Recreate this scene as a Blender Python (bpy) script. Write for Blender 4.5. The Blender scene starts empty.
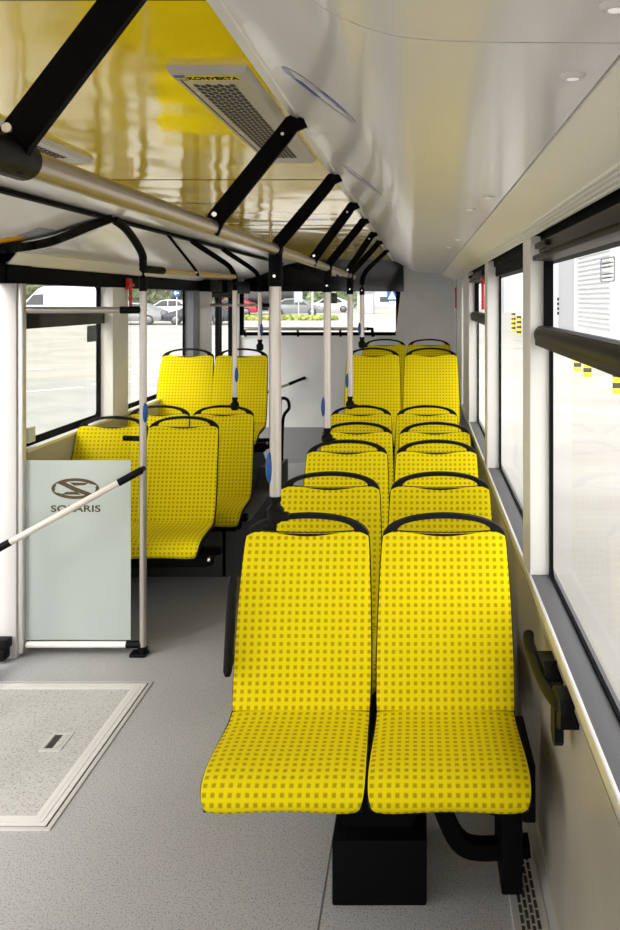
import bpy, bmesh, math, random
from mathutils import Vector, Matrix
random.seed(7)
S = bpy.context.scene
COL = S.collection

# ------------------------------------------------------------------ camera, sky, exposure
H = 1.85            # eye height above the bus floor
F = 880.0           # focal length in pixels of the 620x930 frame
cam_d = bpy.data.cameras.new('camera'); cam = bpy.data.objects.new('camera', cam_d); COL.objects.link(cam)
cam.location = (0, 0, H); cam.rotation_euler = (math.pi/2, 0, 0)
cam_d.sensor_fit = 'VERTICAL'; cam_d.sensor_height = 36; cam_d.lens = 36*F/930
cam_d.shift_x = -110/930; cam_d.shift_y = -165/930
cam_d.clip_start = .02; cam_d.clip_end = 600
S.camera = cam
w = bpy.data.worlds.new('sky'); S.world = w; w.use_nodes = True
nt = w.node_tree; nt.nodes.clear()
wo = nt.nodes.new('ShaderNodeOutputWorld'); bg = nt.nodes.new('ShaderNodeBackground')
tc = nt.nodes.new('ShaderNodeTexCoord'); sx = nt.nodes.new('ShaderNodeSeparateXYZ')
cr = nt.nodes.new('ShaderNodeValToRGB'); mp = nt.nodes.new('ShaderNodeMapRange')
nt.links.new(tc.outputs['Generated'], sx.inputs[0]); nt.links.new(sx.outputs['Y'], mp.inputs[0])
mp.inputs[1].default_value = -1; mp.inputs[2].default_value = 1
nt.links.new(mp.outputs[0], cr.inputs[0])
cr.color_ramp.elements[0].color = (3.2, 3.15, 3.05, 1)      # the bright side of the overcast is at the front of the bus
cr.color_ramp.elements[1].color = (1.0, 1.0, 1.0, 1)
cr.color_ramp.elements[0].position = 0.1; cr.color_ramp.elements[1].position = .65
nt.links.new(cr.outputs[0], bg.inputs[0]); bg.inputs[1].default_value = 1.0
nt.links.new(bg.outputs[0], wo.inputs[0])
sun_d = bpy.data.lights.new('sun', 'SUN'); sun_d.energy = 1.2; sun_d.angle = math.radians(25); sun_d.color = (1, .97, .92)
sun = bpy.data.objects.new('sun', sun_d); COL.objects.link(sun)
sun.rotation_euler = (math.radians(52), 0, math.radians(-35)); sun.location = (0, -5, 12)
vs = S.view_settings
vs.view_transform = 'Standard'; vs.look = 'None'; vs.gamma = 1; vs.use_curve_mapping = False
vs.exposure = 0.72

# ------------------------------------------------------------------ materials
def mat(name, col, rough=.5, metal=0, spec=.5, emis=None, coat=0, alpha=1, trans=0):
    m = bpy.data.materials.new(name); m.use_nodes = True
    b = m.node_tree.nodes['Principled BSDF']
    b.inputs['Base Color'].default_value = (*col, 1); b.inputs['Roughness'].default_value = rough
    b.inputs['Metallic'].default_value = metal; b.inputs['Specular IOR Level'].default_value = spec
    b.inputs['Coat Weight'].default_value = coat; b.inputs['Alpha'].default_value = alpha
    b.inputs['Transmission Weight'].default_value = trans
    if emis: b.inputs['Emission Color'].default_value = (*col, 1); b.inputs['Emission Strength'].default_value = emis
    return m
def nd(m, t, **k):
    n = m.node_tree.nodes.new(t)
    for a, v in k.items(): setattr(n, a, v)
    return n
def bump(m, scale, strength, dist=.01, detail=2):
    n = nd(m, 'ShaderNodeTexNoise'); n.inputs['Scale'].default_value = scale; n.inputs['Detail'].default_value = detail
    t = nd(m, 'ShaderNodeTexCoord'); b = nd(m, 'ShaderNodeBump')
    L = m.node_tree.links
    L.new(t.outputs['Object'], n.inputs['Vector']); L.new(n.outputs[0], b.inputs['Height'])
    b.inputs['Strength'].default_value = strength; b.inputs['Distance'].default_value = dist
    L.new(b.outputs[0], m.node_tree.nodes['Principled BSDF'].inputs['Normal'])
    return m
def mottled(name, c1, c2, scale, rough=.5, lo=.4, hi=.6, **k):
    m = mat(name, c1, rough, **k); L = m.node_tree.links
    n = nd(m, 'ShaderNodeTexNoise'); n.inputs['Scale'].default_value = scale; n.inputs['Detail'].default_value = 3
    t = nd(m, 'ShaderNodeTexCoord'); r = nd(m, 'ShaderNodeValToRGB')
    r.color_ramp.elements[0].position = lo; r.color_ramp.elements[1].position = hi
    r.color_ramp.elements[0].color = (*c1, 1); r.color_ramp.elements[1].color = (*c2, 1)
    L.new(t.outputs['Object'], n.inputs['Vector']); L.new(n.outputs[0], r.inputs[0])
    L.new(r.outputs[0], m.node_tree.nodes['Principled BSDF'].inputs['Base Color'])
    return m
def fabric():
    m = mat('dotted yellow upholstery', (.9, .78, .01), .9, spec=.15); L = m.node_tree.links
    uv = nd(m, 'ShaderNodeUVMap'); uv.uv_map = 'fabric'
    sp = nd(m, 'ShaderNodeSeparateXYZ'); L.new(uv.outputs[0], sp.inputs[0])
    ns = nd(m, 'ShaderNodeTexNoise'); ns.inputs['Scale'].default_value = 420; L.new(uv.outputs[0], ns.inputs['Vector'])
    def M(op, a, b=None, c=None):
        n = nd(m, 'ShaderNodeMath', operation=op)
        for i, v in enumerate((a, b, c)):
            if v is None: continue
            if isinstance(v, (int, float)): n.inputs[i].default_value = v
            else: L.new(v, n.inputs[i])
        return n.outputs[0]
    def tri(o, per, off): return M('ABSOLUTE', M('SUBTRACT', M('FRACT', M('ADD', M('DIVIDE', o, per), off)), .5))
    a = tri(sp.outputs['X'], .0238, .5); b = tri(sp.outputs['Y'], .0238, .2)
    d = M('ADD', M('MAXIMUM', a, b), M('MULTIPLY', M('SUBTRACT', ns.outputs[0], .5), .22))
    f = nd(m, 'ShaderNodeMapRange'); L.new(d, f.inputs[0])
    f.inputs[1].default_value = .17; f.inputs[2].default_value = .31; f.inputs[3].default_value = 1; f.inputs[4].default_value = 0
    a2 = tri(sp.outputs['X'], .0119, .0); b2 = tri(sp.outputs['Y'], .0119, .4)
    f2 = nd(m, 'ShaderNodeMapRange'); L.new(M('MAXIMUM', a2, b2), f2.inputs[0])
    f2.inputs[1].default_value = .1; f2.inputs[2].default_value = .2; f2.inputs[3].default_value = .25; f2.inputs[4].default_value = 0
    x0 = nd(m, 'ShaderNodeMix', data_type='RGBA'); L.new(f2.outputs[0], x0.inputs['Factor'])
    x0.inputs['A'].default_value = (.66, .545, .001, 1); x0.inputs['B'].default_value = (.74, .65, .003, 1)
    x = nd(m, 'ShaderNodeMix', data_type='RGBA'); L.new(f.outputs[0], x.inputs['Factor']); L.new(x0.outputs['Result'], x.inputs['A'])
    x.inputs['B'].default_value = (.34, .235, .004, 1)
    L.new(x.outputs['Result'], m.node_tree.nodes['Principled BSDF'].inputs['Base Color'])
    return m
M_FAB = fabric()
M_BLK = bump(mat('black moulded plastic', (.0035, .0035, .004), .5, spec=.1), 300, .05)
M_BLKM = mat('black painted steel', (.0025, .0025, .003), .65, spec=.06)
M_BLKG = mat('glossy black panel', (.004, .004, .005), .08, spec=.2)
M_RUB = mat('dark brown black rubber', (.011, .008, .006), .45, spec=.15)
M_STEEL = bump(mat('satin handrail steel', (.44, .40, .365), .32, metal=.7), 80, .02)
M_RAIL = bump(mat('bronzed steel overhead rail', (.40, .33, .27), .3, metal=.8), 80, .02)
M_ALU = mat('brushed aluminium', (.72, .70, .68), .35, metal=.6)
M_WHT = bump(mat('white pillar cover', (.72, .71, .69), .45), 120, .03)
M_DUCT = bump(mat('glossy white ceiling duct', (.76, .735, .72), .22, coat=.12), 1.2, .16, .02)
M_CREAM = mat('cream cove trim', (.86, .84, .80), .4)
M_BEIGE = mottled('beige wall laminate', (.33, .30, .245), (.37, .335, .275), 3, .35)
M_GREYW = mottled('light grey rear panel', (.70, .70, .71), (.75, .75, .755), 2, .4)
M_YEL = bump(mat('glossy yellow ceiling panel', (.80, .58, .006), .09, spec=.42), 2.6, .26, .03, 1)
M_SILL = mat('dark grey window sill', (.10, .10, .115), .5)
M_FLOOR = mottled('grey speckled vinyl floor', (.12, .12, .13), (.40, .395, .40), 180, .42, .33, .47)
M_DFLOOR = mottled('charcoal speckled podium vinyl', (.02, .02, .02), (.05, .05, .052), 300, .5, .38, .55)
M_MFLOOR = mottled('mid grey speckled riser vinyl', (.16, .16, .165), (.30, .30, .31), 260, .5, .35, .55)
M_BLUE = mat('blue stop button', (.004, .06, .24), .4, spec=.3)
M_RED = mat('red hammer plastic', (.6, .012, .02), .35)
M_SCREW = mat('zinc screw', (.7, .68, .64), .25, metal=.9)
M_DARKG = mat('dark grille recess', (.03, .028, .026), .7)
M_VENT = mat('satin aluminium vent housing', (.50, .47, .43), .35, metal=.4)
M_LAMP = mat('frosted spotlight lens', (.95, .93, .88), .3, emis=.2)
M_INK = mat('brown logo film', (.075, .055, .03), .5, spec=.2)
M_NAVY = mat('navy print', (.02, .05, .30), .35)
M_GREYP = mat('pale grey print', (.33, .34, .42), .35)
M_WHITEP = mat('white print', (.85, .85, .85), .4)
M_YLAB = mat('yellow label', (.85, .65, .01), .4)
M_ORANGE = mat('orange sticker', (.85, .38, .02), .4)
M_GREENS = mat('black green sticker', (.015, .035, .02), .3)
def glassy(name, tint, gl, rough=.0):
    m = bpy.data.materials.new(name); m.use_nodes = True; t = m.node_tree; t.nodes.clear(); L = t.links
    o = t.nodes.new('ShaderNodeOutputMaterial'); a = t.nodes.new('ShaderNodeBsdfTransparent'); g = t.nodes.new('ShaderNodeBsdfGlossy')
    mx = t.nodes.new('ShaderNodeMixShader'); fr = t.nodes.new('ShaderNodeLayerWeight'); fr.inputs[0].default_value = .15; ml = t.nodes.new('ShaderNodeMath'); ml.operation = 'MULTIPLY'; ml.inputs[1].default_value = gl
    a.inputs[0].default_value = (*tint, 1); g.inputs['Roughness'].default_value = rough
    L.new(fr.outputs['Facing'], ml.inputs[0]); L.new(ml.outputs[0], mx.inputs[0]); L.new(a.outputs[0], mx.inputs[1]); L.new(g.outputs[0], mx.inputs[2]); L.new(mx.outputs[0], o.inputs[0])
    return m
M_GLASS = glassy('window glass', (.96, .96, .95), .10)
M_CLEAR = glassy('clear partition glass', (.93, .93, .90), .12)
def frosted():
    m = bpy.data.materials.new('frosted partition film'); m.use_nodes = True; t = m.node_tree; t.nodes.clear(); L = t.links
    o = t.nodes.new('ShaderNodeOutputMaterial'); a = t.nodes.new('ShaderNodeBsdfTransparent'); d = t.nodes.new('ShaderNodeBsdfDiffuse')
    tr = t.nodes.new('ShaderNodeBsdfTranslucent'); m1 = t.nodes.new('ShaderNodeMixShader'); m2 = t.nodes.new('ShaderNodeMixShader')
    a.inputs[0].default_value = (.9, .95, .93, 1); d.inputs[0].default_value = (.62, .67, .655, 1); tr.inputs[0].default_value = (.62, .67, .655, 1)
    m1.inputs[0].default_value = .35; L.new(d.outputs[0], m1.inputs[1]); L.new(tr.outputs[0], m1.inputs[2])
    m2.inputs[0].default_value = .17; L.new(m1.outputs[0], m2.inputs[1]); L.new(a.outputs[0], m2.inputs[2]); L.new(m2.outputs[0], o.inputs[0])
    return m
M_FROST = frosted()

# ------------------------------------------------------------------ helpers
def BM(): return bmesh.new()
def box(bm, x0, x1, y0, y1, z0, z1, bev=0):
    r = bmesh.ops.create_cube(bm, size=1, matrix=Matrix.Translation(((x0+x1)/2, (y0+y1)/2, (z0+z1)/2)) @ Matrix.Diagonal((abs(x1-x0), abs(y1-y0), abs(z1-z0), 1)))
    if bev:
        es = list({e for v in r['verts'] for e in v.link_edges})
        bmesh.ops.bevel(bm, geom=es, offset=bev, segments=2, profile=.6, affect='EDGES')
    return bm
def smooth_path(pts, k=4):
    P = [Vector(p) for p in pts]
    if len(P) < 3: return P
    out = []
    for i in range(len(P)-1):
        p0 = P[max(i-1, 0)]; p1 = P[i]; p2 = P[i+1]; p3 = P[min(i+2, len(P)-1)]
        for j in range(k):
            t = j/k
            out.append(.5*((2*p1)+(-p0+p2)*t+(2*p0-5*p1+4*p2-p3)*t*t+(-p0+3*p1-3*p2+p3)*t**3))
    out.append(P[-1]); return out
def sweep(bm, pts, sect, up=Vector((0, 0, 1)), radii=None):
    """sweep a closed section (list of (a,b)) along pts; a along side axis, b along up axis"""
    P = [Vector(p) for p in pts]; rings = []
    for i, p in enumerate(P):
        d = (P[min(i+1, len(P)-1)]-P[max(i-1, 0)]).normalized()
        s = d.cross(up)
        if s.length < 1e-3: s = d.cross(Vector((0, 1, 0)))
        s.normalize(); u = s.cross(d).normalized(); k = radii[i] if radii else 1
        rings.append([bm.verts.new(p+s*a*k+u*b*k) for a, b in sect])
    n = len(sect)
    for i in range(len(rings)-1):
        for j in range(n): bm.faces.new((rings[i][j], rings[i][(j+1) % n], rings[i+1][(j+1) % n], rings[i+1][j]))
    bm.faces.new(rings[0][::-1]); bm.faces.new(rings[-1])
    return bm
def circ(r, n=14, ry=None):
    n = max(n, 14); return [(r*math.cos(2*math.pi*i/n), (ry or r)*math.sin(2*math.pi*i/n)) for i in range(n)]
def tube(bm, pts, r, n=14, up=Vector((0, 0, 1)), radii=None): return sweep(bm, pts, circ(r, n), up, radii)
def rect(a, b): return [(-a/2, -b/2), (a/2, -b/2), (a/2, b/2), (-a/2, b/2)]
def lathe(bm, prof, at=(0, 0, 0), axis='Z', n=20):
    rings = []
    for r, h in prof:
        R = []
        for i in range(n):
            a = 2*math.pi*i/n; c = (r*math.cos(a), r*math.sin(a), h)
            if axis == 'X': c = (h, c[0], c[1])
            if axis == 'Y': c = (c[0], h, c[1])
            R.append(bm.verts.new(Vector(at)+Vector(c)))
        rings.append(R)
    for i in range(len(rings)-1):
        for j in range(n): bm.faces.new((rings[i][j], rings[i][(j+1) % n], rings[i+1][(j+1) % n], rings[i+1][j]))
    bm.faces.new(rings[0][::-1]); bm.faces.new(rings[-1]); return bm
def prism(bm, poly, plane, a, b):
    """poly in a plane ('XZ','YZ','XY'), extruded between a and b on the third axis"""
    def P(u, v, t): return {'XZ': (u, t, v), 'YZ': (t, u, v), 'XY': (u, v, t)}[plane]
    A = [bm.verts.new(P(u, v, a)) for u, v in poly]; B = [bm.verts.new(P(u, v, b)) for u, v in poly]
    n = len(poly)
    for i in range(n): bm.faces.new((A[i], A[(i+1) % n], B[(i+1) % n], B[i]))
    bm.faces.new(A[::-1]); bm.faces.new(B); return bm
def ringprism(bm, outer, inner, plane, a, b):
    """two loops with the same count bridged into a frame"""
    def P(u, v, t): return {'XZ': (u, t, v), 'YZ': (t, u, v), 'XY': (u, v, t)}[plane]
    L = [[bm.verts.new(P(u, v, t)) for u, v in lp] for lp in (outer, inner) for t in (a, b)]
    oa, ob, ia, ib = L; n = len(outer)
    for i in range(n):
        j = (i+1) % n
        bm.faces.new((oa[i], oa[j], ob[j], ob[i])); bm.faces.new((ia[j], ia[i], ib[i], ib[j]))
        bm.faces.new((oa[j], oa[i], ia[i], ia[j])); bm.faces.new((ob[i], ob[j], ib[j], ib[i]))
    return bm
def rrect(x0, x1, z0, z1, r, n=4):
    out = []
    for cx, cz, a0 in ((x1-r, z1-r, 0), (x0+r, z1-r, 90), (x0+r, z0+r, 180), (x1-r, z0+r, 270)):
        for i in range(n+1):
            a = math.radians(a0+90*i/n); out.append((cx+r*math.cos(a), cz+r*math.sin(a)))
    return out
def strip(bm, prof, y0, y1, t, ny=1):
    """open profile (x,z) given thickness t upwards, extruded along Y"""
    up = [(x, z+t) for x, z in prof][::-1]; poly = prof+up
    return prism(bm, poly, 'XZ', y0, y1)
def finish(bm, smooth=29):
    bmesh.ops.recalc_face_normals(bm, faces=bm.faces)
    if smooth:
        for f in bm.faces: f.smooth = True
        for e in bm.edges:
            if len(e.link_faces) == 2 and e.calc_face_angle(0) > math.radians(smooth): e.smooth = False
def obj(name, bm, m, parent=None, smooth=29):
    finish(bm, smooth)
    me = bpy.data.meshes.new(name); bm.to_mesh(me); bm.free()
    o = bpy.data.objects.new(name, me); COL.objects.link(o)
    if m: me.materials.append(m)
    if parent: o.parent = parent; o.matrix_parent_inverse = Matrix.Translation(-parent_world(parent))
    return o
def parent_world(p):       # a part's mesh is modelled in world coordinates, so its own frame is the world's
    return Vector((0, 0, 0)) if p.parent else Vector(p.location)
def tag(o, label, cat, group=None, kind=None):
    o['label'] = label; o['category'] = cat
    if group: o['group'] = group
    if kind: o['kind'] = kind
    return o
def thing(name, label, cat, loc=(0, 0, 0), group=None):
    o = bpy.data.objects.new(name, None); COL.objects.link(o); o.location = loc; o.empty_display_size = .1
    return tag(o, label, cat, group)
def struct(name, bm, m, parent=None, smooth=29):
    o = obj(name, bm, m, parent, smooth)
    if not parent: o['kind'] = 'structure'
    return o
def sempty(name, loc):
    o = bpy.data.objects.new(name, None); COL.objects.link(o); o.location = loc; o['kind'] = 'structure'; return o
def copy_tree(o, parent=None):
    c = o.copy(); COL.objects.link(c)
    if parent: c.parent = parent
    for ch in list(o.children): copy_tree(ch, c)
    return c
def text(body, size, m, mtx, name, parent=None, sx=1.0, ext=.0006, spacing=1.0):
    cu = bpy.data.curves.new(name, 'FONT'); cu.body = body; cu.size = size; cu.extrude = ext; cu.align_x = 'CENTER'; cu.align_y = 'CENTER'
    cu.space_character = spacing; cu.offset = size*.02
    t = bpy.data.objects.new(name+'_src', cu); COL.objects.link(t)
    me = bpy.data.meshes.new_from_object(t.evaluated_get(bpy.context.evaluated_depsgraph_get()))
    bpy.data.objects.remove(t); me.transform(mtx @ Matrix.Diagonal((sx, 1, 1, 1)))
    me.name = name; o = bpy.data.objects.new(name, me); COL.objects.link(o); me.materials.clear(); me.materials.append(m)
    if parent: o.parent = parent; o.matrix_parent_inverse = Matrix.Translation(-parent_world(parent))
    return o
XR, XL = .385, -2.06           # inner faces of the side walls
GR, GL = .462, -2.13           # glass planes
YB = 10.0                      # rear wall
YF = -2.3                      # windscreen
CZ = H+.455                    # ceiling height

# ------------------------------------------------------------------ floor and ceiling
struct('floor', box(BM(), GL-.03, GR+.04, YF-.1, YB+.1, -.08, 0), M_FLOOR)
bm = BM()
seams = [YF, -.67, 1.33, 3.33, 5.35, 7.35, 9.35, YB]
for a, b in zip(seams, seams[1:]): box(bm, -1.335, -.305, a+.004, b-.004, CZ, CZ+.012)
ceil = struct('ceiling', bm, M_YEL, smooth=0)
sb = BM(); [box(sb, -1.335, -.305, y-.004, y+.004, CZ-.0012, CZ+.010) for y in seams[1:-1]]; struct('seam_seal', sb, M_BLKM, ceil)
struct('roof', box(BM(), GL-.05, GR+.06, YF-.1, YB+.1, CZ+.012, CZ+.06), M_BLKM, ceil)
# right duct: light strip, curved glossy body in three lengths, cream cove, ribbed trim
prof = smooth_path([(-.29, 0, H+.44), (-.285, 0, H+.438), (-.24, 0, H+.42), (-.19, 0, H+.391), (-.14, 0, H+.359), (-.09, 0, H+.330), (-.03, 0, H+.310), (.05, 0, H+.303), (.15, 0, H+.302), (.245, 0, H+.301)], 4)
prof = [(p.x, p.z) for p in prof]
bm = BM()
for a, b in ((YF, 1.03), (1.034, 3.03), (3.034, 5.2), (5.204, 7.3), (7.304, YB)): strip(bm, prof, a, b, .01)
struct('trim_1', bm, M_DUCT)
bm = BM(); prism(bm, [(-.318, H+.462), (-.318, H+.446), (-.294, H+.437), (-.290, H+.440), (-.290, H+.462)], 'XZ', YF, YB)
struct('trim_2', bm, M_ALU)
bm = BM(); strip(bm, [(.248, H+.296), (.256, H+.290), (.30, H+.268), (.335, H+.250), (.352, H+.244)], YF, YB, .012)
struct('trim_3', bm, M_CREAM)
bm = BM()
for i in range(4): strip(bm, [(.352+i*.010, H+.244-i*.006), (.3525+i*.010, H+.238-i*.006), (.359+i*.010, H+.236-i*.006), (.361+i*.010, H+.241-i*.006)], YF, YB, .012)
struct('trim_4', bm, M_CREAM)
# left duct
pl = smooth_path([(-1.31, 0, H+.462), (-1.35, 0, H+.445), (-1.42, 0, H+.422), (-1.50, 0, H+.405), (-1.60, 0, H+.372), (-1.72, 0, H+.318), (-1.84, 0, H+.272), (-1.93, 0, H+.247), (-1.99, 0, H+.236)], 4)
pl = [(p.x, p.z) for p in pl]
bm = BM()
for a, b in ((YF, 4.2), (4.204, 6.6), (6.604, YB)): strip(bm, pl, a, b, .01)
struct('trim_5', bm, M_DUCT)
bm = BM(); box(bm, -1.52, -1.485, YF, 9.6, H+.385, H+.403, .003); struct('trim_6', bm, M_BLKM)
bm = BM(); strip(bm, [(-1.985, H+.236), (-2.03, H+.18), (-2.05, H+.175)], 4.35, YB, .012); struct('trim_7', bm, M_CREAM)

# ------------------------------------------------------------------ right wall
ZS = H-.965                    # sill height
def wall_run(name, x0, x1, y0, y1, z0, z1, m): return struct(name, box(BM(), x0, x1, y0, y1, z0, z1), m)
wr = wall_run('wall_right', .40, GR+.04, YF, YB, 0, ZS-.03, M_BEIGE)
bm = BM()
box(bm, .392, .404, YF, YB, ZS-.075, ZS-.03, .002)
for i in range(3): box(bm, .388, .396, YF, YB, ZS-.068+i*.013, ZS-.061+i*.013, .001)
struct('ribbed_trim', bm, M_BEIGE, wr)
struct('trim_8', box(BM(), .378, .390, YF, YB, ZS-.03, ZS+.004, .003), M_ALU)
struct('trim_9', box(BM(), .390, GR+.02, YF, YB, ZS-.03, ZS-.004, .002), M_SILL)
struct('header', box(BM(), .435, GR+.04, YF, YB, H+.135, H+.235), M_BLKM, wr)
struct('header_back', box(BM(), .425, GR+.06, YF, YB, H+.19, CZ+.02), M_BLKM, wr)
pillars_r = [(-1.2, -1.0), (.35, .55), (3.10, 3.32), (5.07, 5.27), (6.98, 7.9), (8.2, 9.3)]
for i, (a, b) in enumerate(pillars_r):
    bm = BM(); box(bm, .388, GR-.006, a, b, ZS-.004, H+.226, .004)
    struct('trim_%d' % (10+i), bm, M_WHT)
bm = BM(); box(bm, .396, GR+.04, 9.30, 9.5, ZS, H+.2); struct('rear_post', bm, M_BLKM, wr)
bm = BM(); box(bm, .388, GR+.04, 9.5, YB, ZS, H+.24); struct('rear_cover', bm, M_WHT, wr)
bounds = [(-.98, .33), (.57, 3.08), (3.34, 5.05), (5.29, 6.96), (7.92, 8.18)]
def window(n, gx, side, y0, y1, z0, z1, rad=.05, fw=.006):
    w_ = sempty('window_%d' % n, (gx, (y0+y1)/2, z0))
    bm = BM()
    ringprism(bm, rrect(y0-.03, y1+.03, z0-.03, z1+.05, .01), rrect(y0+fw, y1-fw, z0+fw*.8, z1, rad), 'YZ', gx-.006, gx+.004)
    obj('window_frame', bm, M_BLKM, w_)
    obj('pane', box(BM(), gx-.001, gx+.002, y0-.01, y1+.01, z0, z1+.02), M_GLASS, w_)
    return w_
wins_r = []
for i, (a, b) in enumerate(bounds):
    w_ = window(i+1, GR, 1, a, b, ZS, H+.150, rad=.035)
    wins_r.append(w_)
    if i in (1, 3):       # tilting top pane over a fat rubber rail
        yl = b+.03
        bm = BM(); c = [(a2*.98, b2) for a2, b2 in circ(.033, 18)]
        sweep(bm, [(GR-.030, a-.02, H-.122), (GR-.030, b-.02, H-.122), (GR-.030, b+.012, H-.122), (GR-.030, b+.024, H-.122)], c, radii=[1, 1, 1, .6])
        box(bm, GR-.05, GR-.004, a, b, H-.156, H-.092)
        for k in range(3): box(bm, GR-.058+k*.012, GR-.051+k*.012, a, b+.01, H-.158+k*-.003, H-.138)
        obj('hopper_rail', bm, M_RUB, w_)
        bm = BM(); ringprism(bm, rrect(a+.0, b-.0, H-.12, H+.155, .02), rrect(a+.02, b-.008, H-.10, H+.135, .025), 'YZ', GR-.03, GR-.004)
        obj('hopper_frame', bm, M_BLKM, w_)
        bm = BM()
        box(bm, GR-.085, GR-.01, a+.1, b-.28, H+.150, H+.185, .004); box(bm, GR-.075, GR-.01, a, b-.05, H+.134, H+.152, .003)
        box(bm, GR-.10, GR-.085, b-.52, b-.30, H+.16, H+.178, .003)
        obj('hopper_mechanism', bm, M_RUB, w_)
# print on the near tilting pane
bm = BM(); ringprism(bm, rrect(2.11, 2.27, H+.045, H+.105, .01), rrect(2.113, 2.267, H+.047, H+.103, .008), 'YZ', GR+.003, GR+.006)
for k in range(5):
    if k != 2: box(bm, GR+.003, GR+.006, 2.13, 2.25, H+.054+k*.009, H+.057+k*.009)
obj('printed_notice', bm, M_GREYP, wins_r[1])
bm = BM(); [box(bm, GR+.003, GR+.006, 2.965, 2.985, H-.05+k*.016, H-.05+k*.016+.010) for k in range(4)]
obj('pane_stamp', bm, M_BLKM, wins_r[1])
# baseboard and convector grille along the right wall
bm = BM(); prism(bm, [(.402, 0), (.402, .075), (.392, .075), (.378, .012), (.378, 0)], 'XZ', YF, 6.3); struct('baseboard_right', bm, M_ALU)
tg = thing('floor_heater', 'aluminium heater strip with slotted grille along the right wall foot', 'heater', (.33, 2.2, 0))
obj('housing', box(BM(), .275, .377, .8, 6.3, 0, .018, .003), M_ALU, tg)
bm = BM()
for r in range(4):
    for k in range(26): box(bm, .297+r*.016, .307+r*.016, 2.0+k*.045+(r % 2)*.022, 2.035+k*.045+(r % 2)*.022, .0175, .0195)
obj('grille_slots', bm, M_DARKG, tg)

# ------------------------------------------------------------------ left wall
ZL = H-.78
wl = struct('wall_left', box(BM(), GL-.04, XL, 4.62, 8.2, 0, ZL-.02), M_BEIGE)
struct('front_run', box(BM(), GL-.04, XL, YF, 1.2, 0, ZL-.02), M_BEIGE, wl)
struct('rear_run', box(BM(), GL-.04, XL, 10.0, 10.1, 0, H+.2), M_WHT, wl)
struct('header', box(BM(), GL-.04, XL+.012, YF, YB, H+.085, H+.182), M_BLKM, wl)
struct('header_back', box(BM(), GL-.04, XL-.02, YF, YB, H+.17, CZ+.02), M_BLKM, wl)
struct('trim_16', box(BM(), XL-.04, XL+.006, 4.62, 8.2, ZL-.022, ZL-.004, .003), M_ALU)
for n, (a, b, m) in enumerate([(5.87, 6.18, M_WHT), (8.2, 8.66, M_WHT), (1.2, 1.4, M_WHT), (2.78, 2.9, M_WHT), (9.93, 10.0, M_WHT)]):
    bm = BM(); box(bm, GL+.0, XL+.012, a, b, 0 if a > 8.1 else (ZL-.01 if a > 4 else 0), H+.09, .004); struct('trim_%d' % (17+n), bm, m)
bm = BM(); box(bm, GL-.02, XL+.004, 7.98, 8.2, ZL-.01, H+.09); struct('dark_post', bm, M_SILL, wl)
bm = BM(); box(bm, XL-.02, XL+.11, 8.18, 8.7, H+.08, H+.19, .004); box(bm, XL-.02, XL+.15, 8.75, 9.9, H+.07, H+.2, .004); struct('door_gear_cover', bm, M_BLKM, wl)
bm = BM(); box(bm, XL-.02, XL+.02, 4.35, 4.62, H+.085, H+.25); struct('door_head', bm, M_BLKM, wl)
# left windows
w6 = window(6, GL-.01, -1, 4.64, 5.86, ZL, H+.085, rad=.03, fw=.03)
bm = BM(); box(bm, GL-.005, GL+.03, 4.64, 5.86, H-.155, H-.06, .004); obj('hopper_rail', bm, M_RUB, w6)
bm = BM(); prism(bm, rrect(5.62, 5.78, H-.27, H-.165, .015), 'YZ', GL+.003, GL+.006); obj('round_cornered_sticker', bm, M_GREENS, w6)
bm = BM(); box(bm, GL+.03, GL+.06, 4.66, 4.74, ZL+.02, ZL+.1, .004); obj('window_latch', bm, M_WHT, w6)
w7 = window(7, GL-.01, -1, 6.19, 7.97, ZL, H+.10, rad=.03, fw=.02)
w8 = window(8, GL-.01, -1, YF+.1, 1.18, ZL, H+.10, rad=.03, fw=.02)
# middle door (outside the frame, lights the hatch) and rear door
def leaf_door(n, y0, y1, mid):
    d = sempty('door_%d' % n, (GL, (y0+y1)/2, 0))
    for (a, b) in ((y0, mid), (mid, y1)):
        bm = BM(); ringprism(bm, rrect(a+.01, b-.01, .02, H+.10, .03), rrect(a+.07, b-.07, .12, H+.03, .04), 'YZ', GL-.02, GL+.02); obj('door_leaf', bm, M_BLKM, d)
        obj('pane', box(BM(), GL-.003, GL+.003, a+.05, b-.05, .1, H+.05), M_GLASS, d)
    return d
d1 = leaf_door(1, 2.9, 4.36, 3.63); d2 = leaf_door(2, 8.67, 9.93, 9.3)
# front end, behind the viewer
bm = BM(); box(bm, GL-.04, GR+.04, YF-.06, YF, 0, .75); box(bm, GL-.04, GR+.04, YF-.06, YF, CZ-.12, CZ+.03); struct('wall_front', bm, M_BEIGE)

# ------------------------------------------------------------------ rear wall
bm = BM(); box(bm, GL, GR, YB, YB+.08, .405, H-.42)
box(bm, -.16, GR, YB, YB+.08, H-.42, CZ)
prism(bm, [(-.28, H-.42), (-.19, CZ-.1), (-.19, CZ), (-.16, CZ), (-.16, H-.42)], 'XZ', YB, YB+.08)
wb = struct('wall_back', bm, M_GREYW, smooth=0)
struct('riser', box(BM(), GL, GR, YB-.012, YB+.08, 0, .405), M_MFLOOR, wb)
struct('head_panel', box(BM(), GL, -.185, YB-.02, YB+.08, H+.095, CZ+.01), M_BLKG, wb)
struct('panel_cap', box(BM(), XL, -.28, YB-.02, YB+.05, H-.425, H-.405, .003), M_WHT, wb)
w9 = sempty('window_9', (-1.2, YB, H-.42))
bm = BM(); ringprism(bm, rrect(GL+.02, -.2, H-.415, H+.12, .02), rrect(GL+.12, -.275, H-.38, H+.10, .04), 'XZ', YB+.02, YB+.06); obj('window_frame', bm, M_BLKM, w9)
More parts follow.
